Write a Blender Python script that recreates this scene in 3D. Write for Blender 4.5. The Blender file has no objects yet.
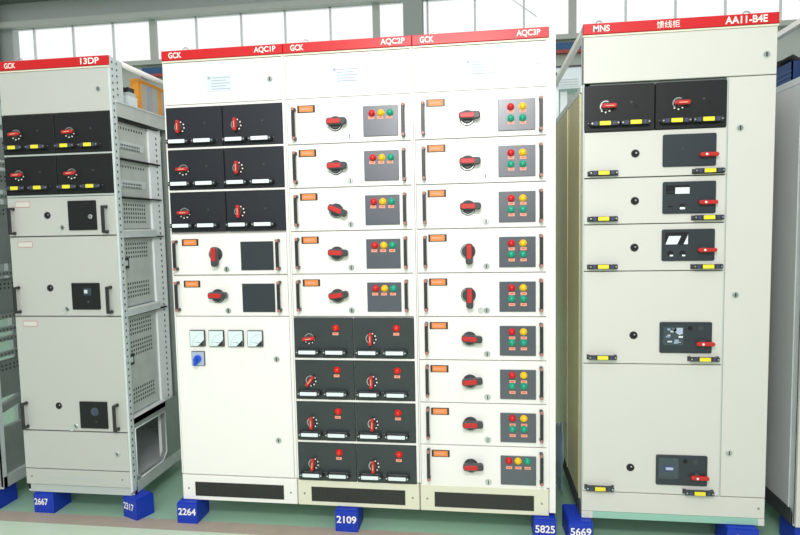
import bpy, math, random
from math import sin, cos, pi, radians
from mathutils import Vector, Matrix
random.seed(4)
S = bpy.context.scene
C = S.collection
CAM = Vector((1.48210458, -2.63120605, 1.46283946))
ZB = 0.11                      # underside of the cabinets, standing on blocks
MOD = 0.2022                   # one drawer module
Z0 = 2.05                      # top of the drawer area

# ------------------------------------------------------------------ materials
MATS = {}
def mat(name, col, rough=0.5, metal=0.0, spec=0.5, noise=0.0, nscale=30.0, bump=0.0, emit=None, coat=0.0, trans=0.0, stretch=None):
    if name in MATS: return MATS[name]
    m = bpy.data.materials.new(name); m.use_nodes = True
    nt = m.node_tree; b = nt.nodes['Principled BSDF']
    b.inputs['Base Color'].default_value = (*col, 1)
    b.inputs['Roughness'].default_value = rough
    b.inputs['Metallic'].default_value = metal
    b.inputs['Specular IOR Level'].default_value = spec
    b.inputs['Coat Weight'].default_value = coat
    b.inputs['Transmission Weight'].default_value = trans
    if emit: 
        b.inputs['Emission Color'].default_value = (*emit[0], 1); b.inputs['Emission Strength'].default_value = emit[1]
    tc = nt.nodes.new('ShaderNodeTexCoord'); mp = nt.nodes.new('ShaderNodeMapping')
    nt.links.new(tc.outputs['Object'], mp.inputs[0])
    if stretch: mp.inputs['Scale'].default_value = stretch
    n = nt.nodes.new('ShaderNodeTexNoise'); n.inputs['Scale'].default_value = nscale; n.inputs['Detail'].default_value = 4
    nt.links.new(mp.outputs[0], n.inputs['Vector'])
    if noise > 0:
        r = nt.nodes.new('ShaderNodeMapRange'); r.inputs[3].default_value = 1-noise; r.inputs[4].default_value = 1+noise
        nt.links.new(n.outputs[0], r.inputs[0])
        mx = nt.nodes.new('ShaderNodeVectorMath'); mx.operation = 'SCALE'
        mx.inputs[0].default_value = col
        nt.links.new(r.outputs[0], mx.inputs['Scale']); nt.links.new(mx.outputs[0], b.inputs['Base Color'])
    if bump > 0:
        bp = nt.nodes.new('ShaderNodeBump'); bp.inputs['Strength'].default_value = bump; bp.inputs['Distance'].default_value = 0.002
        nt.links.new(n.outputs[0], bp.inputs['Height']); nt.links.new(bp.outputs[0], b.inputs['Normal'])
    MATS[name] = m
    return m
def L(r, g, b):                # sRGB 0..255 to linear
    f = lambda c: (c/255/12.92) if c/255 <= .04045 else ((c/255+.055)/1.055)**2.4
    return (f(r), f(g), f(b))
WHITE = mat('white_paint', L(245,243,240), .38, noise=.01, nscale=6)
IVORY = mat('ivory_paint', L(228,226,205), .42, noise=.015, nscale=8)
GREYP = mat('light_grey_paint', L(213,213,207), .42, noise=.012, nscale=5)
GREYF = mat('grey_frame_paint', L(188,196,194), .45, noise=.02)
SEAM = mat('seam_grey', L(120,126,122), .6)
WSEAM = mat('white_seam', L(196,198,194), .6)
RED = mat('red_header', L(205,16,24), .4, noise=.02)
LETTER = mat('white_lettering', L(250,245,240), .5)
BLACK = mat('black_drawer_plastic', L(27,30,32), .45, spec=.35, bump=.15, nscale=250)
NAVYB = mat('blue_black_drawer_plastic', L(35,39,47), .42, spec=.4, bump=.15, nscale=250)
CHAR = mat('charcoal_drawer_plastic', L(52,60,62), .36, bump=.15, nscale=250)
PANEL = mat('glossy_grey_panel', L(72,79,90), .3, spec=1.0)
DPANEL = mat('dark_panel', L(48,55,62), .35)
KNOB = mat('dark_grey_knob', L(64,66,70), .4)
LEVER = mat('red_lever', L(196,40,36), .4)
STEEL = mat('bright_steel', L(200,205,205), .3, metal=.9)
GALV = mat('galvanised_steel', L(222,230,232), .38, metal=.25, noise=.12, nscale=14)
GALVD = mat('dull_galvanised_steel', L(205,211,208), .45, metal=.25, noise=.15, nscale=14)
SLOT = mat('slot_dark', L(62,68,68), .7)
HOLE = mat('hole_black', (.008,.008,.009), .8)
ORANGE = mat('orange_tag', L(240,140,70), .5)
BRONZE = mat('pink_bronze_end', L(176,122,112), .4)
HAND = mat('dark_handle', L(44,45,47), .35)
LWHITE = mat('white_label', L(228,238,242), .4)
CYAN = mat('cyan_edge', L(80,170,200), .4)
YEL = mat('yellow_label', L(240,225,60), .4)
SLATE = mat('slate_blue_grip', L(62,70,104), .4)
LRED = mat('red_lamp', L(205,24,34), .25); LYEL = mat('yellow_lamp', L(250,196,20), .25); LGRN = mat('green_lamp', L(20,160,128), .25)
LORR = mat('orange_red_lamp', L(222,34,18), .25)
TAG = mat('salmon_tag', L(240,165,140), .5)
PINKL = mat('pink_outline', L(200,140,132), .6)
METER = mat('meter_face', L(222,238,240), .3)
BLUEK = mat('blue_knob', L(30,80,205), .35); PALEB = mat('pale_blue_plate', L(175,190,215), .4)
PLATE = mat('pale_nameplate', L(214,222,228), .4); PLINE = mat('nameplate_print', L(160,172,190), .5)
GRILLE = mat('vent_mesh', L(52,54,50), .6)
TAN = mat('olive_tan_zinc_sheet', L(214,208,166), .35, metal=.25, noise=.1, nscale=5, stretch=(1,1,.25))
SIDEG = mat('grey_side_sheet', L(208,212,212), .5, noise=.06, nscale=3)
TEAL = mat('teal_strip', L(150,198,182), .4)  # teal colour of the thin strip below the large grey cabinet's plinth
BLUEB = mat('blue_block_paint', L(14,56,182), .5, noise=.12, nscale=40, bump=.3)
ORB = mat('orange_box_paint', L(236,158,48), .5, noise=.05)
BOXG = mat('grey_inset', L(176,180,172), .5); BOXB = mat('blue_inset', L(150,172,196), .5)
GLASS = mat('display_glass', L(60,74,84), .12, coat=.5)

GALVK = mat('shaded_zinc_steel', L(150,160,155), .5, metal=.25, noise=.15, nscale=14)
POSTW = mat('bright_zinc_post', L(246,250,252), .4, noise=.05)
GREYL = mat('warm_grey_paint', L(193,195,190), .42, noise=.012, nscale=5)
# ------------------------------------------------------------------ mesh builder
class MB:
    def __init__(s): s.v=[]; s.f=[]; s.m=[]; s.ms=[]; s.sm=[]
    def mi(s, m):
        if m not in s.ms: s.ms.append(m)
        return s.ms.index(m)
    def add(s, vs, fs, m, smooth=False, M=None):
        o = len(s.v); k = s.mi(m)
        for v in vs: s.v.append(tuple(M @ Vector(v)) if M else tuple(v))
        for f in fs: s.f.append([i+o for i in f]); s.m.append(k); s.sm.append(smooth)
        return s
    def box(s, x0,x1,y0,y1,z0,z1, m, M=None):
        x0,x1=sorted((x0,x1)); y0,y1=sorted((y0,y1)); z0,z1=sorted((z0,z1))
        vs=[(x,y,z) for x in (x0,x1) for y in (y0,y1) for z in (z0,z1)]
        return s.add(vs, [(0,1,3,2),(4,6,7,5),(0,4,5,1),(2,3,7,6),(0,2,6,4),(1,5,7,3)], m, M=M)
    def slab(s, outline, y0, y1, m, c=0.0, M=None, mf=None):
        """outline (x,z) counter-clockwise seen from the front (-y); y0 back, y1 front (y1<y0); c chamfer"""
        n=len(outline); cx=sum(p[0] for p in outline)/n; cz=sum(p[1] for p in outline)/n
        rings=[[(x,y0,z) for x,z in outline]]
        if c>0:
            rings.append([(x,y1+c,z) for x,z in outline])
            w=max(p[0] for p in outline)-min(p[0] for p in outline); h=max(p[1] for p in outline)-min(p[1] for p in outline)
            rings.append([(cx+(x-cx)*(1-2*c/w), y1, cz+(z-cz)*(1-2*c/h)) for x,z in outline])
        else: rings.append([(x,y1,z) for x,z in outline])
        vs=[p for r in rings for p in r]; fs=[]
        for k in range(len(rings)-1):
            for i in range(n):
                j=(i+1)%n; fs.append((k*n+i,k*n+j,(k+1)*n+j,(k+1)*n+i))
        fs.append(tuple(range(n))[::-1]); 
        s.add(vs, fs, m, M=M)
        t=(len(rings)-1)*n
        s.add(rings[-1], [tuple(range(n))], mf or m, M=M)
        return s
    def plate(s, x0,x1,z0,z1,y0,y1,m,r=0.0,c=0.0,M=None,mf=None):
        if r<=0: o=[(x0,z0),(x1,z0),(x1,z1),(x0,z1)]
        else:
            o=[]
            for cx,cz,a in ((x1-r,z0+r,-90),(x1-r,z1-r,0),(x0+r,z1-r,90),(x0+r,z0+r,180)):
                for k in range(5): t=radians(a+k*22.5); o.append((cx+r*cos(t),cz+r*sin(t)))
        return s.slab(o,y0,y1,m,c,M,mf)
    def disc(s, cx,cz,r,y0,y1,m,c=0.0,n=20,M=None,mf=None):
        return s.slab([(cx+r*cos(2*pi*k/n),cz+r*sin(2*pi*k/n)) for k in range(n)],y0,y1,m,c,M,mf)
    def ring(s, cx,cz,r0,r1,y0,y1,m,n=24,a0=0,a1=360,M=None):
        vs=[];fs=[]
        full=(a1-a0)>=360
        k_=n if full else n+1
        for k in range(k_):
            t=radians(a0+(a1-a0)*k/n)
            for r,y in ((r0,y0),(r1,y0),(r1,y1),(r0,y1)): vs.append((cx+r*cos(t),y,cz+r*sin(t)))
        for k in range(n):
            a=4*k; b=4*((k+1)%k_)
            for i in range(4): j=(i+1)%4; fs.append((a+i,b+i,b+j,a+j))
        return s.add(vs,fs,m,M=M)
    def tube(s, pts, r, m, n=8, M=None):
        P=[Vector(p) for p in pts]; vs=[]; fs=[]
        up=None
        for i,p in enumerate(P):
            d=(P[min(i+1,len(P)-1)]-P[max(i-1,0)]).normalized()
            if up is None: up=Vector((0,0,1)) if abs(d.z)<.9 else Vector((1,0,0))
            a=d.cross(up).normalized(); b=a.cross(d).normalized(); up=b
            for k in range(n): t=2*pi*k/n; vs.append(p+r*(a*cos(t)+b*sin(t)))
        for i in range(len(P)-1):
            for k in range(n): j=(k+1)%n; fs.append((i*n+k,i*n+j,(i+1)*n+j,(i+1)*n+k))
        fs.append(tuple(range(n))[::-1]); fs.append(tuple(range((len(P)-1)*n,len(P)*n)))
        return s.add(vs,fs,m,True,M)
    def dome(s, cx,cz,y,r,h,m,n=16,k_=4):
        vs=[];fs=[]
        for i in range(k_):
            t=pi/2*i/k_
            for k in range(n): a=2*pi*k/n; vs.append((cx+r*cos(t)*cos(a), y-h*sin(t), cz+r*cos(t)*sin(a)))
        vs.append((cx,y-h,cz))
        for i in range(k_-1):
            for k in range(n): j=(k+1)%n; fs.append((i*n+k,i*n+j,(i+1)*n+j,(i+1)*n+k))
        for k in range(n): fs.append(((k_-1)*n+k,(k_-1)*n+(k+1)%n,k_*n))
        return s.add(vs,fs,m,True)
    def mesh(s, name):
        me=bpy.data.meshes.new(name); me.from_pydata(s.v,[],s.f)
        for m in s.ms: me.materials.append(m)
        me.polygons.foreach_set('material_index',s.m); me.polygons.foreach_set('use_smooth',s.sm)
        me.update()
        import bmesh
        bm=bmesh.new(); bm.from_mesh(me); bmesh.ops.recalc_face_normals(bm,faces=bm.faces); bm.to_mesh(me); bm.free()
        return me

def put(name, me, parent=None, loc=(0,0,0), rot=(0,0,0)):
    if isinstance(me, MB): me=me.mesh(name)
    o=bpy.data.objects.new(name, me); C.objects.link(o); o.location=loc; o.rotation_euler=rot
    if parent: o.parent=parent
    return o
def tag(o, label=None, cat=None, group=None, kind=None):
    if label: o['label']=label
    if cat: o['category']=cat
    if group: o['group']=group
    if kind: o['kind']=kind
    return o
def empty(name, loc, label, cat, group=None, rz=0):
    o=bpy.data.objects.new(name,None); C.objects.link(o); o.location=loc; o.rotation_euler=(0,0,rz); o.empty_display_size=.1
    return tag(o,label,cat,group)

def text_mesh(txt, x0, x1, z0, z1, m, depth=.0012):
    """lettering fitted into the rectangle x0..x1, z0..z1 on a front face"""
    cu=bpy.data.curves.new('lettering','FONT'); cu.body=txt; cu.extrude=0.0; cu.offset=.022 if txt.isascii() else .004; cu.size=1
    o=bpy.data.objects.new('tmp',cu); C.objects.link(o)
    dg=bpy.context.evaluated_depsgraph_get(); dg.update()
    me=bpy.data.meshes.new_from_object(o.evaluated_get(dg))
    bpy.data.objects.remove(o); 
    xs=[v.co.x for v in me.vertices]; ys=[v.co.y for v in me.vertices]
    a,b,c,d=min(xs),max(xs),min(ys),max(ys)
    for v in me.vertices:
        v.co=Vector((x0+(v.co.x-a)/(b-a)*(x1-x0), -depth, z0+(v.co.y-c)/(d-c)*(z1-z0)))
    me.materials.clear(); me.materials.append(m); me.name='lettering'
    return me
def adj(x, z, p):
    """where a feature standing p in front of the cabinet face really is, seen at face position x, z"""
    k=1-p/2.631
    return CAM.x+(x-CAM.x)*k, CAM.z+(z-CAM.z)*k

# ------------------------------------------------------------------ shared small meshes (origin on the drawer face, front is -y)
def m_switch_big():
    b=MB(); b.disc(0,-.003,.034,0,-.008,KNOB,.002,24); b.disc(0,-.003,.026,-.008,-.02,KNOB,.003,20)
    b.plate(-.036,.058,-.013,.019,-.02,-.042,KNOB,.012,.004); b.plate(-.033,.033,-.008,.014,-.042,-.045,LEVER,.009,.002)
    b.ring(0,-.003,.028,.031,-.008,-.0095,STEEL,20,200,340)
    return b.mesh('rotary_switch')
def m_switch_small(lever=.03, white=True):
    b=MB(); b.disc(0,0,.026,0,-.003,HAND,.001,20); b.disc(0,0,.018,-.003,-.014,KNOB,.002,16)
    b.ring(0,0,.020,.024,-.003,-.006,STEEL,14,20,160)
    for a in (-140,-100,-60,-20): b.disc(.025*cos(radians(a)),.025*sin(radians(a)),.0036,-.003,-.005,LETTER,n=8)
    b.plate(-lever,lever,-.008,.008,-.014,-.028,LEVER,.006,.003); b.plate(-lever*.5,lever*.5,-.002,.002,-.028,-.0285,TAG)
    return b.mesh('rotary_switch')
def m_switch_side():
    b=MB(); b.disc(0,0,.024,0,-.003,HAND,.001,20); b.disc(0,0,.016,-.003,-.014,KNOB,.002,16)
    for a in (-150,-110,-70,-30): b.disc(.024*cos(radians(a)),.024*sin(radians(a)),.004,-.003,-.005,LETTER,n=8)
    b.plate(-.030,.045,-.008,.009,-.014,-.030,LEVER,.0075,.003); b.disc(-.005,.001,.005,-.030,-.031,LETTER,n=10)
    return b.mesh('rotary_switch')
def m_switch_lever45():
    b=MB(); b.disc(0,0,.026,0,-.003,HAND,.001,20); b.disc(0,0,.018,-.003,-.014,KNOB,.002,16)
    b.ring(0,0,.020,.0245,-.003,-.007,STEEL,14,60,230)
    for a in (-130,-90,-50,-10): b.disc(.025*cos(radians(a)),.025*sin(radians(a)),.0036,-.003,-.005,LETTER,n=8)
    b.plate(-.020,.042,-.009,.009,-.014,-.030,LEVER,.007,.003); b.plate(-.005,.03,-.003,.001,-.030,-.0305,TAG)
    return b.mesh('rotary_switch')
def m_dhandle(h, w, p, m, ends):
    """upright bow handle, h tall, standing p off the face"""
    b=MB(); e=ends or m
    b.plate(-w/2,w/2,-h/2,h/2,-p+.008,-p,m,w*.3,.002)
    for s in (-1,1):
        z=s*(h/2-.006)
        b.box(-w/2,w/2,0,-p+.006,z-.006,z+.006,m)
        b.disc(0,z,w*.52,0,-.004,m,n=12)
        if ends: b.disc(0,z,w*.5,-p+.001,-p-.003,ends,.001,12)
    return b.mesh('handle')
def m_pull(wid, lab, labm, endm, p=.03):
    """horizontal pull bar on two slanting brackets with a label strip on its front"""
    b=MB(); h=.020
    b.plate(-wid/2,wid/2,-h/2,h/2,-p+.008,-p,HAND,.006,.002)
    for s in (-1,1):
        x=s*wid/2
        vs=[(x*1.0-s*.012,-p+.006,-.007),(x-s*.002,-p+.006,-.007),(x-s*.002,-p+.006,.007),(x-s*.012,-p+.006,.007),
            (x*1.06-s*.012,0,-.009),(x*1.06,0,-.009),(x*1.06,0,.009),(x*1.06-s*.012,0,.009)]
        b.add(vs,[(0,1,2,3),(4,5,6,7),(0,1,5,4),(1,2,6,5),(2,3,7,6),(3,0,4,7)],HAND)
        b.plate(x*.62-.007,x*.62+.007,-.008,.008,-p,-p-.001,endm,.002)
        b.disc(x*.88,0,.004,-p,-p-.002,STEEL,n=8)
    b.plate(-wid/2*1.06,wid/2*1.06,-.012,-.009,0,-.004,HAND); b.plate(-wid/2*1.08,wid/2*1.08,.0035,.0065,0,-.003,STEEL)
    b.plate(-lab/2,lab/2,-.0085,.0085,-p-.0005,-p-.002,labm,.003)
    return b.mesh('pull_handle')
def m_lamp(m):
    b=MB(); b.disc(0,0,.0165,0,-.004,KNOB if False else m,.001,18); b.disc(0,0,.014,-.004,-.010,m,.001,18); b.dome(0,0,-.010,.013,.009,m)
    return b.mesh('indicator_light')
def m_tag(m=None):
    b=MB(); b.plate(-.014,.014,-.0065,.0065,0,-.0015,m or TAG,.001)
    b.plate(-.008,.008,-.001,.0015,-.0015,-.0018,LRED)
    return b.mesh('light_tag')
def m_label_orange():
    b=MB(); b.plate(-.042,.042,-.0165,.0165,0,-.003,HAND,.002,.0005); b.plate(-.033,.033,-.013,.013,-.003,-.0035,ORANGE)
    b.plate(-.026,.020,-.003,.003,-.0035,-.0037,TAG)
    return b.mesh('label_holder')
def m_label_white():
    b=MB(); b.plate(-.041,.041,-.0145,.0145,0,-.0015,PINKL,.001); b.plate(-.038,.034,-.0115,.0115,-.0015,-.0018,GREYP); b.plate(.036,.039,-.0115,.0115,-.0015,-.0018,LETTER)
    return b.mesh('label_holder')
def m_latch(double=False):
    b=MB(); b.disc(0,0,.0125,0,-.004,STEEL,.0015,18); b.ring(0,0,.0125,.0155,0,-.002,GALVD,18)
    b.plate(-.002,.002,-.009,.009,-.004,-.0045,HOLE)
    if double:
        b.ring(-.027,0,.009,.0145,0,-.003,GALVD,18); b.disc(-.027,0,.009,0,-.001,GALVD,n=14)
    return b.mesh('latch')
def m_hole(r=.0145):
    b=MB(); b.ring(0,0,r,r+.003,0,-.002,KNOB,20); b.disc(0,0,r,0,-.0008,HOLE,n=20); b.disc(.004,.003,.004,-.0008,-.0012,STEEL,n=8)
    return b.mesh('keyhole')
SW_BIG=m_switch_big(); SW_SM=m_switch_small(); SW_SIDE=m_switch_side(); SW_45=m_switch_lever45()
DH_W=m_dhandle(.145,.015,.032,HAND,BRONZE); DH_L=m_dhandle(.135,.016,.036,HAND,None)
PULL_W=m_pull(.112,.082,LWHITE,CYAN); PULL_Y=m_pull(.104,.042,YEL,SLATE,.022); PULL_R=m_pull(.122,.046,YEL,SLATE,.026)
LAMP={'r':m_lamp(LRED),'y':m_lamp(LYEL),'g':m_lamp(LGRN),'o':m_lamp(LORR)}
TAGM=m_tag(); LAB_O=m_label_orange(); LAB_W=m_label_white(); LAT=m_latch(); LAT2=m_latch(True); KEYH=m_hole()

# ------------------------------------------------------------------ cabinet helpers. Every cabinet root stands at (x0, 0, ZB); below, coordinates are given in world x, z
class Cab:
    def __init__(s, x0, x1, label, front, group=None, depth=.8, cat='switchgear cabinet'):
        s.x0=x0; s.x1=x1; s.front=front; s.depth=depth
        s.root=empty('switchgear_cabinet',(x0,0,ZB),label,cat,group)
    def part(s, name, mb, wx=None, wz=None):       # mb built in world x/z; moved into the root frame
        o=put(name, mb, s.root, (-s.x0,0,-ZB)); return o
    def plate(s, name, x0,x1,z0,z1, m, y0=.008,y1=-.004, r=.0, c=.0015):
        """front plate whose origin is its own lower left corner on the face"""
        b=MB(); b.plate(0,x1-x0,0,z1-z0,y0,y1,m,r,c)
        o=put(name,b,s.root,(x0-s.x0,0,z0-ZB)); o['_x']=x0; o['_z']=z0; o['_y']=y1
        return o
def sub(par, name, me, x, z, p=0.0, rot=0.0, label=None, y=None):
    """sub-part seen at world x, z on the face of plate par; p = how far it stands off"""
    if p: x,z=adj(x,z,p)
    o=put(name, me, par, (x-par['_x'], par['_y'] if y is None else y, z-par['_z']), (0,-rot,0))
    if label: o['label']=label
    return o
def header(cab, texts):
    o=cab.plate('header_panel',cab.x0+.001,cab.x1-.001,2.266,2.311,RED,.01,-.010,0,.002)
    for t,a,b,h in texts:
        me=text_mesh(t,a-cab.x0-.001,b-cab.x0-.001,0.0225-h/2,.0225+h/2,LETTER,.0006)
        put('lettering',me,o,(0,-.010,0))
    b=MB(); b.box(cab.x0+.001,cab.x1-.001,.008,-.007,2.257,2.264,IVORY); cab.part('header_lip',b)
    return o
def lifting_eye(cab, x, y=.06):
    b=MB(); b.tube([(x+.016*cos(t*pi/8),y,2.327+.016*sin(t*pi/8)) for t in range(17)],.0035,STEEL,6); b.box(x-.006,x+.006,y-.006,y+.006,2.3095,2.315,STEEL)
    cab.part('lifting_eye',b)

# ------------------------------------------------------------------ THE THREE WHITE CABINETS
def row_cab(x0, label, texts, plinth_mat, plate_xz, latch_x, extra_side=False):
    c=Cab(x0,x0+.6,label,WHITE,'bank of three white switchgear cabinets')
    b=MB()                                            # sheet steel enclosure
    b.box(x0+.0015,x0+.5985,.012,.8,ZB+.001,2.31,WHITE)
    c.part('enclosure',b)
    b=MB()
    for a,d in ((x0+.001,x0+.007),(x0+.587,x0+.599)): b.box(a,d,.012,-.002,ZB+.135,2.257,WHITE)
    b.box(x0+.007,x0+.587,.012,.0,Z0-.003,Z0+.008,WHITE)
    c.part('front_frame',b)
    header(c,texts)
    d=c.plate('door',x0+.009,x0+.589,2.060,2.254,WHITE)
    d['label']='blank top door'
    if plate_xz:
        px,pz,w,h=plate_xz; b=MB(); b.plate(-w/2,w/2,-h/2,h/2,0,-.002,PLATE,.003,.0005)
        b.plate(-w/2+.006,-w/2+.018,h/2-.018,h/2-.006,-.002,-.0023,PLINE)
        for k in range(5):
            zz=h/2-.012-k*.013; b.plate(-w/2+.024,w/2-.008-.02*(k%2),zz-.0015,zz+.0015,-.002,-.0023,PLINE)
        sub(d,'nameplate',b.mesh('nameplate'),px,pz)
    sub(d,'latch',LAT,latch_x,2.156)
    b=MB(); b.plate(x0+.003,x0+.597,ZB+.002,.238,.012,-.005,plinth_mat,0,.002)
    p=put('plinth',b,c.root,(-x0,0,-ZB)); p['_x']=0; p['_z']=0; p['_y']=-.005
    b=MB(); gx0,gx1=x0+.070,x0+.530; b.plate(gx0,gx1,.133,.205,0,-.0015,GRILLE)
    for k in range(58):
        xx=gx0+.004+k*(gx1-gx0-.008)/57; b.plate(xx-.0012,xx+.0012,.136,.202,-.0015,-.0035,HAND)
    b.ring(x0+.035,.17,.002,.005,0,-.001,SEAM,10); b.ring(x0+.565,.17,.002,.005,0,-.001,SEAM,10)
    g=put('vent_grille',b,p,(0,-.005,0))
    lifting_eye(c,x0+.09)
    return c
def row_z(i): return Z0-MOD*i, Z0-MOD*(i+1)
def half_drawer(c, x0, x1, zt, zb, m, sw, swx, swz, rot, pulls, pullz, pullm, pp, lamp=None, corner=.004, extras=None):
    d=c.plate('drawer',x0,x1,zb,zt,m,.02,-.006,corner,.002)
    sub(d,'rotary_switch',sw,swx,swz,0.018,rot)
    for px in pulls: sub(d,'pull_handle',pullm,px,pullz,pp)
    if lamp:
        sub(d,'indicator_light',LAMP['o'],lamp[0],lamp[1],.01); sub(d,'light_tag',TAGM,lamp[0],lamp[1]-.025)
    b=MB(); b.disc(0,0,.005,0,-.002,KNOB,n=10)
    sub(d,'screw',b.mesh('screw'),x0+.195 if not lamp else x1-.02,swz+.012 if not lamp else zt-.1)
    return d
def single_drawer(c, x0, x1, zt, zb, rot, lights, latch, panel_mat, sx, hx, px, latchx, swdz=-.104):
    d=c.plate('drawer',x0,x1,zb+.0035,zt-.001,c.front)
    sub(d,'label_holder',LAB_O,x0+.093,zt-.040)
    sub(d,'handle',DH_W,hx[0],zt-.103,.03); sub(d,'handle',DH_W,hx[1],zt-.105,.03)
    sub(d,'rotary_switch',SW_BIG,sx,zt+swdz,.03,rot)
    if latch is not None: sub(d,'latch',LAT2 if latch else LAT,latchx,zt-.172,.004)
    b=MB(); b.plate(0,px[1]-px[0],0,.137,0,-.006,panel_mat,.002,.0015)
    if lights==0:
        b.disc(.012,.125,.003,-.006,-.007,KNOB,n=8); b.disc(px[1]-px[0]-.012,.125,.003,-.006,-.007,KNOB,n=8)
    sub(d,'control_panel',b.mesh('control_panel'),px[0],zt-.177)
    def lt(k,x,dz): sub(d,'indicator_light',LAMP[k],x,zt+dz,.02,0,None,-.010); sub(d,'light_tag',TAGM,x,zt+dz-.024,0,0,None,-.010)
    xm=(px[0]+px[1])/2
    if lights==3:
        for k,x in zip('ryg',(xm-.042,xm,xm+.042)): lt(k,x,-.070)
    if lights==4:
        for k,x in zip('ry',(xm-.025,xm+.027)): lt(k,x,-.070)
        for x in (xm-.025,xm+.027): lt('g',x,-.120)
    return d

def rail(c, x0,x1, z, m=WHITE):
    b=MB(); b.box(x0,x1,.012,-.003,z-.005,z+.004,m); c.part('drawer_rail',b)

# cabinet with the meters
c1=row_cab(0.0,'white switchgear cabinet headed AQC1P with six black drawers, four meters and a plain lower door',
    [('GCK',.038,.104,.027),('AQC1P',.462,.566,.030)],WHITE,(.284,2.149,.124,.076),.532)
for i in range(3):
    zt,zb=row_z(i); zt-=.004; zb+=.008
    rots=((pi/2,pi/2),(0,pi/2),(0,pi/2))[i]
    for k,(a,b_) in enumerate(((.008,.290),(.294,.586))):
        half_drawer(c1,a,b_,zt,zb,NAVYB,SW_SM,(.066,.352)[k]+(0,.012,.008)[i]*(1-k),zt-.090+(0,0,-.006)[i],rots[k],(a+.048,a+.176) ,zt-.158,PULL_W,.03)
    if i<2: rail(c1,.008,.587,zb-.004)
for i in (3,4):
    zt,zb=row_z(i)
    single_drawer(c1,.009,.585,zt-.002,zb,(-pi/2,0)[i-3],0,False,DPANEL,.219,(.014,.536),(.358,.520),.281,-.100)
zt=Z0-5*MOD-.001
d=c1.plate('door',.009,.585,.244,zt,WHITE)
d['label']='lower door with four square meters'
for k,x in enumerate((.120,.218,.317,.415)):
    b=MB(); b.plate(-.039,.039,-.040,.040,0,-.012,HAND,.003,.002); b.plate(-.036,.036,-.037,.037,-.012,-.0125,METER)
    b.add([(.004,-.0128,-.0365),(.0355,-.0128,-.0365),(.0355,-.0128,-.006)],[(0,1,2)],HAND)
    for q in range(9):
        a=radians(95+q*10); r0,r1=.052,.057; cx,cz=.030,-.032
        b.add([(cx+r0*cos(a),-.0128,cz+r0*sin(a)),(cx+r1*cos(a),-.0128,cz+r1*sin(a)),(cx+r1*cos(a+.03),-.0128,cz+r1*sin(a+.03)),(cx+r0*cos(a+.03),-.0128,cz+r0*sin(a+.03))],[(0,1,2,3)],KNOB)
    a=radians(172); b.add([(.018,-.0129,-.020),(.018,-.0129,-.0225),(-.026,-.0129,-.016)],[(0,1,2)],KNOB)
    sub(d,'meter',b.mesh('meter'),x,.933)
b=MB(); b.plate(-.034,.034,-.036,.036,0,-.006,KNOB,.002,.001); b.plate(-.031,.031,-.033,.033,-.006,-.007,PALEB,.002)
b.disc(0,0,.018,-.007,-.02,BLUEK,.003); b.plate(-.014,.002,-.032,.008,-.02,-.034,BLUEK,.006,.003)
sub(d,'selector_switch',b.mesh('selector_switch'),.118,.832)
sub(d,'latch',LAT,.517,.832); sub(d,'latch',LAT,.512,.430)

# cabinet with drawers above and black half drawers below
c2=row_cab(.6,'middle white switchgear cabinet headed AQC2P with five white drawers above eight charcoal half drawers',
    [('GCK',.637,.700,.027),('AQC2P',1.058,1.168,.030)],IVORY,(.893,2.160,.128,.066),1.145)
for i in range(5):
    zt,zb=row_z(i)
    single_drawer(c2,.609,1.187,zt,zb,(0,0,-.42,-.05,.12)[i],3,i in (0,),PANEL,.832-i*.003,(.636-.001*i,1.152),(.970,1.130),.905-i*.003)
for i in range(5,9):
    zt,zb=row_z(i); zt-=.006; zb+=.006
    for k,(a,b_) in enumerate(((.609,.896),(.900,1.186))):
        rot=((.1,pi/2),(.9,pi/2),(pi/2,pi/2),(pi/2-.1,pi/2))[i-5][k]
        half_drawer(c2,a,b_,zt,zb,CHAR,SW_SM,a+.070+.008*k,zt-.100-(i-5)*.004,rot,(a+.060,a+.192),zt-.166,PULL_W,.03,(a+.203,zt-.050))
    if i>5: rail(c2,.609,1.187,zt+.005)

# cabinet with nine drawers
c3=row_cab(1.2,'white switchgear cabinet headed AQC3P with nine white drawers, nearest the gap on the right',
    [('GCK',1.236,1.298,.027),('AQC3P',1.660,1.762,.030)],IVORY,(1.502,2.160,.128,.066),1.750)
for i in range(9):
    zt,zb=row_z(i)
    single_drawer(c3,1.209,1.787,zt,zb,(0,0,0,-pi/2,-pi/2,-.08,.1,.02,.03)[i],4 if i<8 else 3,i in (0,4),PANEL,1.442,(1.243,1.766),(1.579,1.740),1.522)
b=MB(); b.box(1.8,1.828,.0,.8,ZB+.015,2.312,WHITE); c3.part('end_panel',b)

# ------------------------------------------------------------------ open framed cabinets
def framed(x0,x1,label,front,side, depth,top_open=True):
    c=Cab(x0,x1,label,front); c.depth=depth
    b=MB(); w=x1-x0
    t=.030
    for x in (x0+.002,x1-t-.002):
        b.box(x,x+t,.012,.012+t,ZB+.001,2.308,GALV)              # corner posts
        b.box(x,x+t,depth-t,depth,ZB+.001,2.308,GALV)
        b.box(x,x+t,.02,depth-t,ZB+.001,ZB+.06,GALVD)            # base rails
    b.box(x0+.03,x1-.03,depth-t,depth,ZB+.001,ZB+.06,GALVD)
    b.box(x0+.03,x1-.03,.014,.04,2.27,2.306,GALV)
    c.part('frame',b)
    b=MB(); b.box(x0+.03,x1-.03,.03,depth-.01,ZB+.04,ZB+.055,GALV); c.part('floor_plate',b)
    b=MB(); b.box(x0+.004,x1-.004,depth,depth+.002,ZB+.02,2.02,GALVD); c.part('rear_panel',b)
    b=MB(); b.box(x0+.002,x1-.002,.012,.014,.5,2.262,SEAM); b.box(x0+.002,x1-.002,.012,.014,ZB+.01,.5,SEAM); c.part('front_backing',b)
    return c
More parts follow.
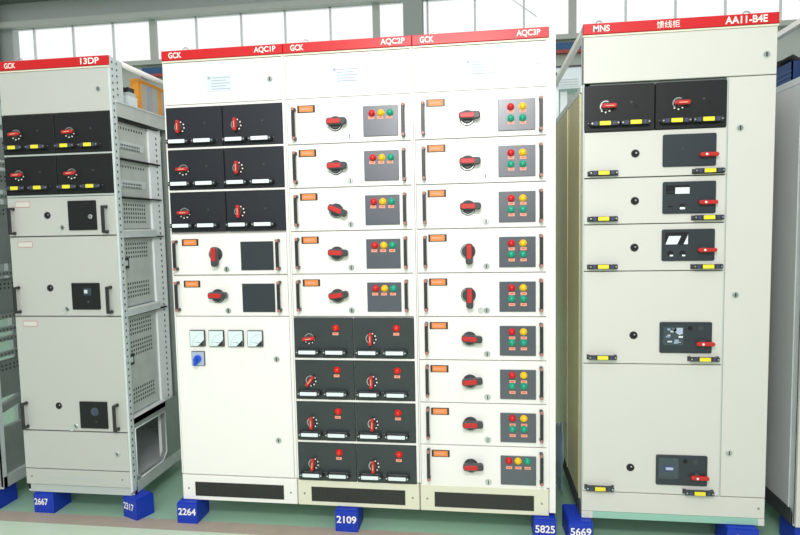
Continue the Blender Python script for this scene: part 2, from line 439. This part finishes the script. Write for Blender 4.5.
def slots(b, X, y0,y1, z0, rows, cols, w, h, s, m=SLOT, dz=.022):
    for r in range(rows):
        for k in range(cols):
            yy=y0+(y1-y0)*(k+.5)/cols; zz=z0-r*dz-.004*k*0
            b.box(X,X+s*.0012,yy-w/2,yy+w/2,zz-h/2,zz+h/2,m)

LX0,LX1=-.872,-.272
lc=framed(LX0,LX1,'light grey switchgear cabinet headed 13DP with open perforated side, left of the white bank',GREYL,None,.8)
header(lc,[('GCK',-.829,-.768,.026),('13DP',-.418,-.320,.030)])
d=lc.plate('door',LX0+.004,-.284,2.050,2.256,GREYL); d['label']='blank top door'
sub(d,'latch',LAT,-.335,2.155)
for i in range(2):
    zt,zb=row_z(i); zt-=.006; zb+=.006
    for k,(a,b_) in enumerate(((LX0+.004,-.5855),(-.582,-.286))):
        half_drawer(lc,a,b_,zt,zb,BLACK,SW_SM,a+.064+.006*k,zt-.088,.05,(a+.045,a+.172),zt-.153,PULL_Y,.022)
    b=MB(); b.box(LX0+.004,-.284,.012,-.003,zb-.009,zb-.001,GREYF); lc.part('drawer_rail',b)
def left_drawer(zt,zb,hz,hole,lat,pan,lz,kind):
    d=lc.plate('drawer',LX0+.004,-.284,zb+.0035,zt-.002,GREYL)
    sub(d,'label_holder',LAB_W,-.784,lz)
    sub(d,'handle',DH_L,-.866,hz,.033); sub(d,'handle',DH_L,-.352,hz,.033)
    sub(d,'keyhole',KEYH,*hole); sub(d,'latch',LAT2,lat[0]+.012,lat[1],.004,.5)
    b=MB(); W,H=.152,pan[3]-pan[2]; b.plate(0,W,0,H,0,-.006,BLACK,.004,.0015)
    if kind==0:
        for x in (.036,.082): b.disc(x,H*.47,.007,-.006,-.0068,HOLE,n=12)
        b.disc(.122,H*.45,.012,-.006,-.012,STEEL,.002,14)
    elif kind==1:
        b.plate(.066,.108,.072,.108,-.006,-.0068,GLASS,.002); b.plate(.070,.088,.082,.100,-.0068,-.0072,SIDEG); b.disc(.09,.04,.006,-.006,-.007,KNOB,n=10)
    else:
        b.disc(.084,.088,.022,-.006,-.0075,GLASS,.001,16); b.plate(.080,.095,.070,.105,-.0075,-.0085,SLATE,.004); b.disc(.09,.035,.005,-.006,-.007,KNOB,n=10)
    sub(d,'control_panel',b.mesh('control_panel'),pan[0],pan[2])
left_drawer(Z0-2*MOD-.004,Z0-3*MOD,1.524,(-.650,1.549),(-.585,1.487),(-.534,-.383,1.472,1.618),1.606,0)
left_drawer(Z0-3*MOD,1.038,1.120,(-.660,1.183),(-.586,1.076),(-.540,-.386,1.074,1.208),1.405,1)
left_drawer(1.038,.443,.514,(-.654,.576),(-.580,.470),(-.536,-.385,.463,.602),1.001,2)
d=lc.plate('door',LX0+.004,-.284,.242,.440,GREYL); d['label']='blank lower door'
sub(d,'latch',LAT,-.344,.331)
b=MB(); b.plate(LX0+.004,-.284,ZB+.045,.237,.012,-.004,GREYL,0,.002); b.plate(LX0+.02,-.284,ZB+.002,ZB+.043,.014,.004,GREYF)
for k in range(16): b.plate(-.76+k*.022,-.748+k*.022,.185,.20,-.004,-.0045,GREYF)
b.ring(-.835,.197,.002,.005,-.004,-.005,SEAM,10); b.ring(-.325,.197,.002,.005,-.004,-.005,SEAM,10)
lc.part('plinth',b)
# right-hand side: perforated front post, mid posts, rails, drawer side sheets
X=LX1
b=MB(); b.box(X-.012,X,.0,.034,ZB+.02,2.308,GALV)
for k in range(64): b.box(X,X+.001,.013,.021,.2+k*.033,.21+k*.033,SLOT)
b.box(X-.006,X-.001,.034,.100,2.105,2.305,GALV)
for k in range(6): b.box(X-.001,X,.05,.058,2.13+k*.03,2.14+k*.03,SLOT)
lc.part('perforated_post',b)
b=MB(); b.tube([(X-.016,.10,2.300),(X-.016,.77,2.300)],.0145,WHITE,12); lc.part('top_rail',b)
b=MB(); b.box(X-.006,X-.001,.034,.77,2.03,2.105,GALVD); b.box(X-.001,X+.004,.034,.77,2.098,2.105,GALV); b.box(X-.03,X-.006,.034,.77,2.045,2.05,SLOT); lc.part('side_rail',b)
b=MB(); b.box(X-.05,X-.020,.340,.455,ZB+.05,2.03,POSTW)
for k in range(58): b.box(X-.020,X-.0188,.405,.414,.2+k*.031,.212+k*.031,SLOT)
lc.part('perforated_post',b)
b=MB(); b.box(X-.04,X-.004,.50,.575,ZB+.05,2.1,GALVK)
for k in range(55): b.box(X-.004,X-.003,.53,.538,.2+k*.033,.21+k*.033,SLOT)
lc.part('rear_post',b)
tiers=[(2.015,1.835,0),(1.822,1.640,0),(1.628,1.475,1),(1.425,1.075,2),(1.025,.515,3)]
for zt,zb,kd in tiers:
    b=MB(); b.box(X-.036,X-.030,.040,.335,zb,zt,GALVD)
    XX=X-.030
    if kd==0:
        b.box(XX,XX+.003,.05,.30,zb+.045,zb+.085,GALV)
        slots(b,XX,.05,.30,zt-.03,1,11,.008,.012,1); slots(b,XX+.003,.09,.26,zb+.065,2,12,.006,.010,1,SLOT,.016)
    elif kd==1: slots(b,XX,.05,.29,zt-.03,5,12,.008,.012,1)
    elif kd==2: slots(b,XX,.05,.29,zt-.03,4,12,.008,.012,1); slots(b,XX,.05,.29,zt-.235,4,12,.008,.012,1)
    else: slots(b,XX,.05,.29,zt-.03,4,12,.008,.012,1); slots(b,XX,.05,.29,zt-.14,4,12,.008,.012,1); slots(b,XX,.05,.29,zb+.12,4,12,.008,.012,1)
    o=lc.part('perforated_side_sheet',b)
    b=MB(); b.box(X-.034,X-.006,.034,.42,zt+.001,zt+.008,HOLE)
    lc.part('side_rail',b); b=MB()
    if kd in (1,2,3) : b.box(X-.03,X-.004,.034,.345,zb-.045,zb-.004,GALV); b.box(X-.012,X-.002,.034,.345,zb-.012,zb-.006,WHITE); lc.part('shelf_lip',b)
for zc in (1.300,.800):
    b=MB(); b.box(X-.030,X-.022,.052,.105,zc-.028,zc+.028,HAND); b.box(X-.022,X-.018,.066,.09,zc-.013,zc+.013,GALV); lc.part('socket',b)
# lower opening with cut corners
b=MB()
yo0,yo1,zo0,zo1=.050,.335,.175,.445
inner=[(yo0+.03,zo0),(yo1-.04,zo0),(yo1,zo0+.04),(yo1,zo1-.0),(yo0,zo1-.0),(yo0,zo0+.03)]
outer=[(.034,ZB+.06),(.50,ZB+.06),(.50,ZB+.06),(.50,.50),(.034,.50),(.034,ZB+.06)]
vs=[(X-.004,y,z) for y,z in outer]+[(X-.004,y,z) for y,z in inner]+[(X-.03,y,z) for y,z in inner]
fs=[]
for i in range(6):
    j=(i+1)%6; fs.append((i,j,6+j,6+i)); fs.append((6+i,6+j,12+j,12+i))
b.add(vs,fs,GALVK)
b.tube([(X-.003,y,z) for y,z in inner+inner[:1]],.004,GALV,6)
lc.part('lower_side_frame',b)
b=MB(); b.box(LX0+.02,X-.04,.05,.52,.500,.505,GALVD); b.box(LX0+.015,LX0+.02,.03,.78,ZB+.06,2.02,SIDEG); lc.part('inner_shelf',b)
b=MB(); b.box(LX0+.03,X-.032,.05,.76,2.045,2.06,GALVD); lc.part('top_shelf',b)
lifting_eye(lc,-.80)

# cabinet at the left frame edge, only its right side in view
NX1=-1.02
nc=framed(NX1-.6,NX1,'unfinished open-sided switchgear cabinet cut off by the left edge of the photo',GREYP,None,.8)
d=nc.plate('door',NX1-.596,NX1-.012,2.05,2.256,GREYP)
header(nc,[])
b=MB(); b.plate(NX1-.596,NX1-.012,ZB+.002,2.045,.012,-.004,GREYP,0,.002); nc.part('front_panel',b)
for zt,zb in ((1.98,1.86),(1.80,1.70),(1.62,1.30),(1.22,1.02),(.78,.58)):
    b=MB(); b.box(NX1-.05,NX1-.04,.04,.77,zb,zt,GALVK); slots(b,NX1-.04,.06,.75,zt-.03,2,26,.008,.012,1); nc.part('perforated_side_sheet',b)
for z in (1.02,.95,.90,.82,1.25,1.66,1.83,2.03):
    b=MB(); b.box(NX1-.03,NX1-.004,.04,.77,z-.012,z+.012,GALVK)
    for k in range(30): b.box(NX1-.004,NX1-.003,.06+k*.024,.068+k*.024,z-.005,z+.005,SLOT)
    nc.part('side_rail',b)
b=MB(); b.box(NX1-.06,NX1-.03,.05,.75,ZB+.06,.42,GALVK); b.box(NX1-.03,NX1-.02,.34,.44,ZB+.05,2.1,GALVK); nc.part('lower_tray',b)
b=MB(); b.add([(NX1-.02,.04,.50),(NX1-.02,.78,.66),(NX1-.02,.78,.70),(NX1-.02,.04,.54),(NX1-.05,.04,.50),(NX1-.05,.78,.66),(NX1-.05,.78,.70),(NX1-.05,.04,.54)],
  [(0,1,2,3),(4,5,6,7),(0,1,5,4),(1,2,6,5),(2,3,7,6),(3,0,4,7)],GALVK); nc.part('brace',b)

# ------------------------------------------------------------------ right cabinet
RX0,RX1=1.942,2.726
rc=framed(RX0,RX1,'large light grey switchgear cabinet headed AA11-B4E with a tall narrow door on its right',GREYP,None,1.0)
header(rc,[('MNS',1.984,2.052,.027),('馈线柜',2.243,2.336,.030),('AA11-B4E',2.515,2.680,.030)])
d=rc.plate('door',RX0+.004,RX1-.004,2.062,2.256,GREYP); d['label']='blank top door'
sub(d,'latch',LAT,2.681,2.143)
b=MB()
for a,e in ((RX0+.001,RX0+.008),(2.530,2.536)): b.box(a,e,.014,-.003,.235,2.058,GREYF)
rc.part('front_frame',b)
zt,zb=2.052,1.852
for k,(a,b_) in enumerate(((1.949,2.2405),(2.2435,2.531))):
    d=half_drawer(rc,a,b_,zt-.002,zb+.001,BLACK,SW_45,(2.041,2.341)[k],1.962,.0,(a+.088,a+.216),1.889,PULL_R,.026,None,.008)
    b=MB(); b.disc(0,0,.009,0,-.001,HOLE,n=12); sub(d,'keyhole',b.mesh('keyhole'),a+.215,1.955)
def rpanel(kind):
    b=MB(); W,H=.216,.137; b.plate(0,W,0,H,0,-.007,DPANEL,.007,.002); y=-.007; f=-.0076
    if kind==0: b.disc(.082,.075,.006,y,f,KNOB,n=12)
    if kind==1:
        b.plate(.012,.108,.095,.122,y,f,HOLE,.002); b.plate(.05,.108,.085,.112,f,-.0082,LWHITE,.001); b.plate(.012,.046,.084,.092,y,f,HOLE)
        b.disc(.080,.030,.013,y,f,HOLE,n=16); b.plate(.069,.091,.018,.028,f,-.0082,LWHITE,.004); b.plate(.02,.04,.028,.034,y,f,HOLE)
    if kind==2:
        b.plate(.012,.108,.070,.124,y,f,HOLE,.002)
        b.add([(.014,-.0080,.072),(.062,-.0080,.072),(.078,-.0080,.108),(.028,-.0080,.108)],[(0,1,2,3)],LWHITE)
        b.add([(.088,-.0080,.072),(.106,-.0080,.072),(.106,-.0080,.115),(.104,-.0080,.108)],[(0,1,2,3)],LWHITE)
        for x in (.034,.084): b.disc(x,.032,.013,y,f,HOLE,n=16); b.plate(x-.002,x+.012,.02,.027,f,-.0082,LWHITE,.002)
    if kind==3:
        b.plate(.014,.098,.035,.118,y,f,GLASS,.002)
        rr=random.Random(3)
        for k in range(14):
            x=.018+rr.random()*.06; z=.038+rr.random()*.065; b.plate(x,x+.006+rr.random()*.014,z,z+.003+rr.random()*.009,f,-.008,rr.choice([SIDEG,LWHITE,BOXB,GALVD]))
        b.plate(.07,.095,.085,.112,f,-.0081,PALEB); b.disc(.125,.11,.010,y,f,HOLE,n=14); b.disc(.17,.112,.012,y,f,KNOB,n=14)
    if kind==4:
        b.plate(.010,.094,.030,.125,y,f,GLASS,.002); b.plate(.028,.07,.062,.092,f,-.008,SLATE,.003); b.plate(.040,.072,.070,.082,-.008,-.0083,PALEB,.003); b.plate(.014,.090,.036,.040,f,-.008,KNOB)
        b.disc(.122,.112,.010,y,f,HOLE,n=14); b.disc(.165,.110,.012,y,f,KNOB,n=14)
    return b.mesh('control_panel')
for zt,zb,hz,pz,sz,pl,kind,px in ((1.850,1.655,1.754,1.692,1.740,1.680,0,2.275),(1.650,1.452,1.550,1.491,1.537,1.480,1,2.277),
        (1.448,1.246,1.347,1.287,1.332,1.268,2,2.276),(1.242,.832,.959,.882,.921,.860,3,2.272),(.828,.240,.357,.284,.318,.254,4,2.264)):
    d=rc.plate('drawer',1.950,2.531,zb,zt,GREYP)
    sub(d,'keyhole',KEYH,2.163-(kind==4)*.008,hz); sub(d,'control_panel',rpanel(kind),px,pz)
    o=sub(d,'rotary_switch',SW_SIDE,2.457-(kind==4)*.013,sz,.02)
    sub(d,'pull_handle',PULL_R,2.033-(kind==4)*.008,pl-.004,.026); sub(d,'pull_handle',PULL_R,2.470-(kind==4)*.017-(kind==3)*.006,pl-.007,.026)
d=rc.plate('door',2.5375,RX1-.004,.240,2.058,GREYP); d['label']='tall narrow door'
for x,z in ((2.585,1.846),(2.581,1.137),(2.570,.438)): sub(d,'latch',LAT,x,z)
b=MB(); b.plate(RX0+.002,RX1-.004,.145,.236,.012,-.004,GREYP,0,.002); b.ring(RX1-.03,.19,.002,.005,-.004,-.005,SEAM,10); rc.part('plinth',b)
b=MB(); b.plate(RX0+.05,RX1-.03,ZB+.002,.144,.012,-.002,TEAL,0,.001); b.plate(RX0+.002,RX0+.05,ZB+.002,.144,.012,-.003,GREYP); b.plate(RX1-.03,RX1-.004,ZB+.002,.144,.012,-.003,GREYP); rc.part('plinth_strip',b)
def closed_side(c, X, s, depth, m, seam, zt=2.04):
    """sheets on the side at X (s=-1: a left-hand side), leaving the top compartment open"""
    for a,e in ((.046,seam-.004),(seam+.004,depth-.032)):
        b=MB(); b.box(X+s*.001,X-s*.002,a,e,ZB+.07,zt-.01,m); b.box(X+s*.004,X,a,a+.008,ZB+.07,zt-.01,m); c.part('side_panel',b)
    b=MB(); b.box(X+s*.002,X-s*.02,.03,depth-.02,zt-.008,zt+.020,GALV); c.part('side_rail',b)
    b=MB(); b.box(X-s*.028,X-s*.002,.03,depth-.03,2.285,2.308,WHITE); c.part('top_rail',b)
    b=MB(); b.box(X-s*.002,X+s*.003,.03,depth,ZB+.002,ZB+.07,SLOT); c.part('base_rail',b)
    b=MB(); b.box(c.x0+.035,c.x1-.035,.05,depth-.05,2.045,2.06,GALVD); c.part('top_shelf',b)
closed_side(rc,RX0,-1,1.0,TAN,.39)
lifting_eye(rc,RX0+.08); lifting_eye(rc,RX1-.10)

# far-right neighbour: only its left side in view
fc=framed(2.846,3.446,'grey-sided switchgear cabinet cut off by the right edge of the photo',GREYP,None,1.0)
header(fc,[]); d=fc.plate('door',2.852,3.44,2.05,2.256,GREYP)
b=MB(); b.plate(2.850,3.44,ZB+.002,2.045,.012,-.004,GREYP,0,.002); fc.part('front_panel',b)
closed_side(fc,2.846,-1,1.0,SIDEG,.60,2.04)

# ------------------------------------------------------------------ things in the top compartments and behind
t=empty('equipment_box',(-.378,.33,2.061),'orange box with grey and blue inset strips in the open top of the left cabinet','box')
b=MB(); b.box(0,.046,0,.40,0,.226,ORB); put('case',b,t)
b=MB()
for y0,y1,m in ((.03,.075,BOXG),(.085,.12,BOXB),(.13,.19,BOXG),(.235,.275,BOXB),(.285,.36,BOXG)): b.box(.046,.049,y0,y1,.02,.206,m)
put('inset_strips',b,t)
t=empty('terminal_block',(-.365,.175,2.061),'small white and black terminal block in front of the orange box','terminal block')
b=MB(); b.box(0,.07,0,.08,0,.10,LWHITE); b.box(.0,.07,.01,.07,.10,.12,GALVD); put('base',b,t)
b=MB()
for k in range(3): b.box(.008+k*.022,.02+k*.022,.012,.065,.12,.145,HAND)
put('terminals',b,t)
t=empty('tool_crate',(2.93,.30,2.061),'dark blue crate in the open top of the cabinet at the right edge','crate')
b=MB(); b.box(0,.30,0,.55,0,.006,MATS['blue_block_paint'])
for a in ((0,.006,0,.55),(.294,.30,0,.55),(0,.3,0,.006),(0,.3,.544,.55)): b.box(a[0],a[1],a[2],a[3],.0,.125,mat('navy_crate',L(38,70,120),.5))
for k in range(4): b.box(-.003,0,0,.55,.012+k*.022,.018+k*.022,mat('navy_crate_rib',L(60,96,150),.5))
put('crate_body',b,t)
b=MB()
rr=random.Random(8)
for k in range(9):
    cx=.06+.02*rr.random()+.015*k; pts=[(cx+.03*sin(j*.9+k),.05+.44*j/9,.085+.055*sin(pi*j/9)+.022*sin(j*1.7+k*2.1)+.01*(k%3)) for j in range(10)]
    b.tube(pts,.017,HOLE,7)
o=put('cable_bundle',b,None,(2.93,.30,2.075)); tag(o,'black cable bundle heaped in the dark blue crate at the right edge','cable')
t=empty('control_box',(2.04,2.6,0),'white metal control box on a post behind the gap right of the white bank','control box')
# placed so that it shows in the gap between the bank and the large grey cabinet
bz=2.62
b=MB(); b.box(.03,.35,0,.22,bz,bz+.18,LWHITE); b.box(.02,.36,-.01,.23,bz+.18,bz+.195,KNOB); b.box(.045,.335,-.006,0,bz+.015,bz+.165,LWHITE); put('case',b,t)
b=MB()
for k in range(3): b.box(.06,.32,-.012,-.006,bz+.03+k*.022,bz+.037+k*.022,SIDEG)
b.box(.08,.14,-.012,-.006,bz+.11,bz+.14,KNOB); put('front_louvre',b,t)
b=MB(); b.box(.18,.24,.08,.14,0,bz,GALV); b.box(.05,.37,.0,.24,0,.02,GALVD); put('post',b,t)
# crumpled film leaning on the tan side panel
b=MB(); rr=random.Random(5); vs=[];fs=[]; N=14;Mn=9
for i in range(N+1):
    for j in range(Mn+1):
        u=i/N; v=j/Mn
        vs.append((-.006-.085*v*sin(pi*min(1,u*1.0))-.008*rr.random(), .60+.16*v+.02*sin(u*7), .02+.40*u*(1-.15*v)+.02*rr.random()))
for i in range(N):
    for j in range(Mn): a=i*(Mn+1)+j; fs.append((a,a+1,a+Mn+2,a+Mn+1))
b.add(vs,fs,mat('clear_blue_film',L(170,200,220),.2,trans=.3,coat=.4),True)
o=put('plastic_film',b,None,(RX0-.012,-.18,-.018)); md=o.modifiers.new('thickness','SOLIDIFY'); md.thickness=.003
tag(o,'crumpled pale blue plastic film on the floor against the tan cabinet side','plastic film')

# ------------------------------------------------------------------ blue numbered blocks
def block(x,y,rz,w,txt,label,dp=.13,h=ZB-.001, tx=(.06,.94)):
    r=empty('support_block',(x,y,0),label,'block','blue numbered support blocks',rz)
    b=MB(); b.box(0,w,0,dp,0,h-.006,BLUEB); b.box(.004,w-.004,.004,dp-.004,h-.006,h,BLUEB)
    k=put('block_body',b,r)
    if txt:
        me=text_mesh(txt,w*tx[0],w*tx[1],.044,.044+.036,LETTER,.001); put('lettering',me,k)
    return r
G='blue block '
block(-.832,-.005,.0,.112,'2667','blue block numbered 2667 under the left end of the 13DP cabinet',.13,tx=(.03,.72))
block(-.335,.006,-.40,.108,'2317','blue block numbered 2317 set askew under the right corner of the 13DP cabinet',.10,tx=(.05,.8))
block(-.018,-.034,.0,.105,'2264','blue block numbered 2264 under the left end of the white bank')
block(.792,-.034,.0,.110,'2109','dark blue block numbered 2109 under the middle of the white bank')
block(1.727,-.030,.0,.100,'5825','blue block numbered 5825 under the right end of the white bank')
block(1.882,-.040,.04,.105,'5669','blue block numbered 5669 under the left corner of the large grey cabinet',.17)
block(2.560,-.030,.0,.130,'2051','blue block numbered 2051 under the right corner of the large grey cabinet',tx=(.25,.97))
block(2.86,.02,.0,.12,None,'blue block under the cabinet at the right photo edge')
block(-1.17,.0,.0,.12,None,'blue block under the cabinet at the left photo edge')
# ------------------------------------------------------------------ the hall
def struct(name, b, loc=(0,0,0)):
    o=put(name,b,None,loc); o['kind']='structure'; return o
FLOOR=mat('green_epoxy_shade_floor', L(152,190,166), .25, noise=.10, nscale=1.3)  # darker green behind the stripe, partly standing in for shade under the cabinets
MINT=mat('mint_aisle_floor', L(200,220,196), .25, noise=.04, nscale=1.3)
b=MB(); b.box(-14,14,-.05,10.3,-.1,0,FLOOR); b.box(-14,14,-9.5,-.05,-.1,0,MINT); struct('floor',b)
STRIPE=mat('worn_tan_stripe', L(172,160,146), .5, noise=.15, nscale=9)
b=MB(); b.box(-14,14,-.100,-.005,-.05,.0015,STRIPE); struct('trim_1',b,(0,0,0))
WALL=mat('hall_wall_grey', L(186,190,184), .7, noise=.04, nscale=1)
WALLD=mat('hall_fascia_grey', L(178,184,182), .7, noise=.05, nscale=.7)
WFR=mat('window_frame_grey', L(228,230,230), .5)
Y=10.0
b=MB(); b.box(-14,14,Y,Y+.3,0,5.32,WALL); b.box(-14,14,Y,Y+.3,6.30,8.6,WALLD); b.box(-14,-9.38,Y,Y+.3,5.32,6.3,WALLD); b.box(8.5,14,Y,Y+.3,5.32,6.3,WALL)
struct('wall_back',b)
b=MB(); b.box(-14,14,Y-.15,Y+.05,6.27,6.40,WALL); b.box(-14,14,Y-.5,Y,6.86,6.93,SEAM); b.box(-14,14,Y-.7,Y-.4,7.0,7.25,mat('beam_dark',L(104,112,106),.6)); struct('trim_2',b)
b=MB(); b.box(-14,14,Y-.12,Y+.05,5.24,5.34,WALL); struct('trim_3',b)
mull=[-9.38,-8.84,-7.84,-6.83,-5.84,-4.79,-3.72,-2.70,-1.67,-.65,.20,.47,1.48,2.50,3.49,4.55,5.52,6.47,7.5,8.5,9.5,10.5,11.5,12.5,14]
big={-5.84,-.65,3.49,8.5}
groups=[[-9.38,-8.84,-7.84,-6.83,-5.84],[-5.84,-4.79,-3.72,-2.70,-1.67,-.65],[-.65,.20,.47,1.48,2.50,3.49],[3.49,4.55,5.52,6.47,7.5,8.5]]
GL=mat('window_glass',(.95,.98,1.0),.05,trans=1.0)
nt=GL.node_tree; 
for n,g in enumerate(groups):
    b=MB()
    for x in g[1:-1]: b.box(x-.02,x+.02,Y+.02,Y+.06,5.33,6.29,WFR)
    b.box(g[0],g[-1],Y+.02,Y+.10,5.32,5.37,WFR); b.box(g[0],g[-1],Y+.02,Y+.10,6.25,6.30,WFR)
    for x,s in ((g[0],1),(g[-1],-1)):
        if x<-9: continue
        b.box(x,x+s*.075,Y+.0,Y+.12,5.33,6.29,WALL)
    o=struct('window_%d'%(n+1),b)
    b=MB(); b.add([(g[0]+.05,Y+.06,5.35),(g[-1]-.05,Y+.06,5.35),(g[-1]-.05,Y+.06,6.27),(g[0]+.05,Y+.06,6.27)],[(0,1,2,3)],GL)
    put('pane',b,o)
# window brace wire
b=MB(); b.tube([(2.0,Y-.05,6.32),(2.75,Y-.05,5.75)],.008,WFR,6); struct('trim_4',b)
b=MB(); b.box(-14,14,-9.5,-9.2,0,6.5,WALL); struct('wall_front',b)
b=MB(); b.box(-14.3,-14,-9.5,10.3,0,8.6,WALL); struct('wall_left',b)
b=MB(); b.box(14,14.3,-9.5,10.3,0,8.6,WALL); struct('wall_right',b)
# steel columns
COLM=mat('column_paint', L(150,158,154), .5, noise=.03)
for x,w in ((-.0,.40),(-10.05,.42)):
    b=MB(); y0=Y-.45
    b.box(x,x+w,y0,y0+.03,0,8.0,COLM); b.box(x,x+w,y0+.27,y0+.30,0,8.0,COLM); b.box(x+w/2-.015,x+w/2+.015,y0+.03,y0+.27,0,8.0,COLM)
    o=put('steel_column',b); tag(o,'grey steel column standing in front of the window strip behind the white bank' if x>-1 else 'blue-grey steel column at the left end of the window strip','column')
b=MB(); b.box(-6.1,4.6,Y-.07,Y-.02,5.03,5.18,mat('crane_blue',L(44,92,140),.5)); b.box(-6.1,4.6,Y-.12,Y-.02,4.96,5.025,mat('crane_red',L(170,70,60),.5))
o=put('crane_rail',b); tag(o,'blue crane rail with red lower edge along the back wall below the windows','crane rail')

# ------------------------------------------------------------------ light
w=bpy.data.worlds.new('World'); S.world=w; w.use_nodes=True
nt=w.node_tree; bg=nt.nodes['Background']
bg.inputs[0].default_value=(1,1.0,1.0,1); bg.inputs[1].default_value=1.05
def area(name, loc, target, sx, sy, energy, col=(1,1,1)):
    l=bpy.data.lights.new(name,'AREA'); l.shape='RECTANGLE'; l.size=sx; l.size_y=sy; l.energy=energy; l.color=col
    o=bpy.data.objects.new(name,l); C.objects.link(o); o.location=loc
    o.rotation_euler=(Vector(target)-Vector(loc)).to_track_quat('-Z','Y').to_euler()
    return o
# high window bay of the opposite wall, behind the camera
area('hall_window_light',(1.1,-8.8,3.8),(1.1,0,1.6),3.8,3.9,240,(1,.97,1.0))
# added key light over the aisle, brightens the white bank
area('aisle_key_light',(1.35,-2.8,2.95),(1.15,-.1,1.2),.9,.4,54,(1,.98,.96))

# ------------------------------------------------------------------ camera
cam=bpy.data.cameras.new('camera'); co=bpy.data.objects.new('camera',cam); C.objects.link(co)
yaw,pitch,roll=-0.134653128,-0.0726711481,-0.0197677
fw=Vector((sin(yaw)*cos(pitch),cos(yaw)*cos(pitch),sin(pitch))); rt=Vector((cos(yaw),-sin(yaw),0)); up=rt.cross(fw)
r2=cos(roll)*rt+sin(roll)*up; u2=-sin(roll)*rt+cos(roll)*up
co.matrix_world=Matrix(((r2.x,u2.x,-fw.x,CAM.x),(r2.y,u2.y,-fw.y,CAM.y),(r2.z,u2.z,-fw.z,CAM.z),(0,0,0,1)))
cam.sensor_width=36; cam.lens=36*574.156797/800; cam.clip_start=.05; cam.clip_end=200
S.camera=co
for o in bpy.data.objects:
    for k in ('_x','_z','_y'):
        if k in o: del o[k]
S.view_settings.view_transform='Standard'; S.view_settings.look='None'; S.view_settings.gamma=1; S.view_settings.use_curve_mapping=False
S.view_settings.exposure=0
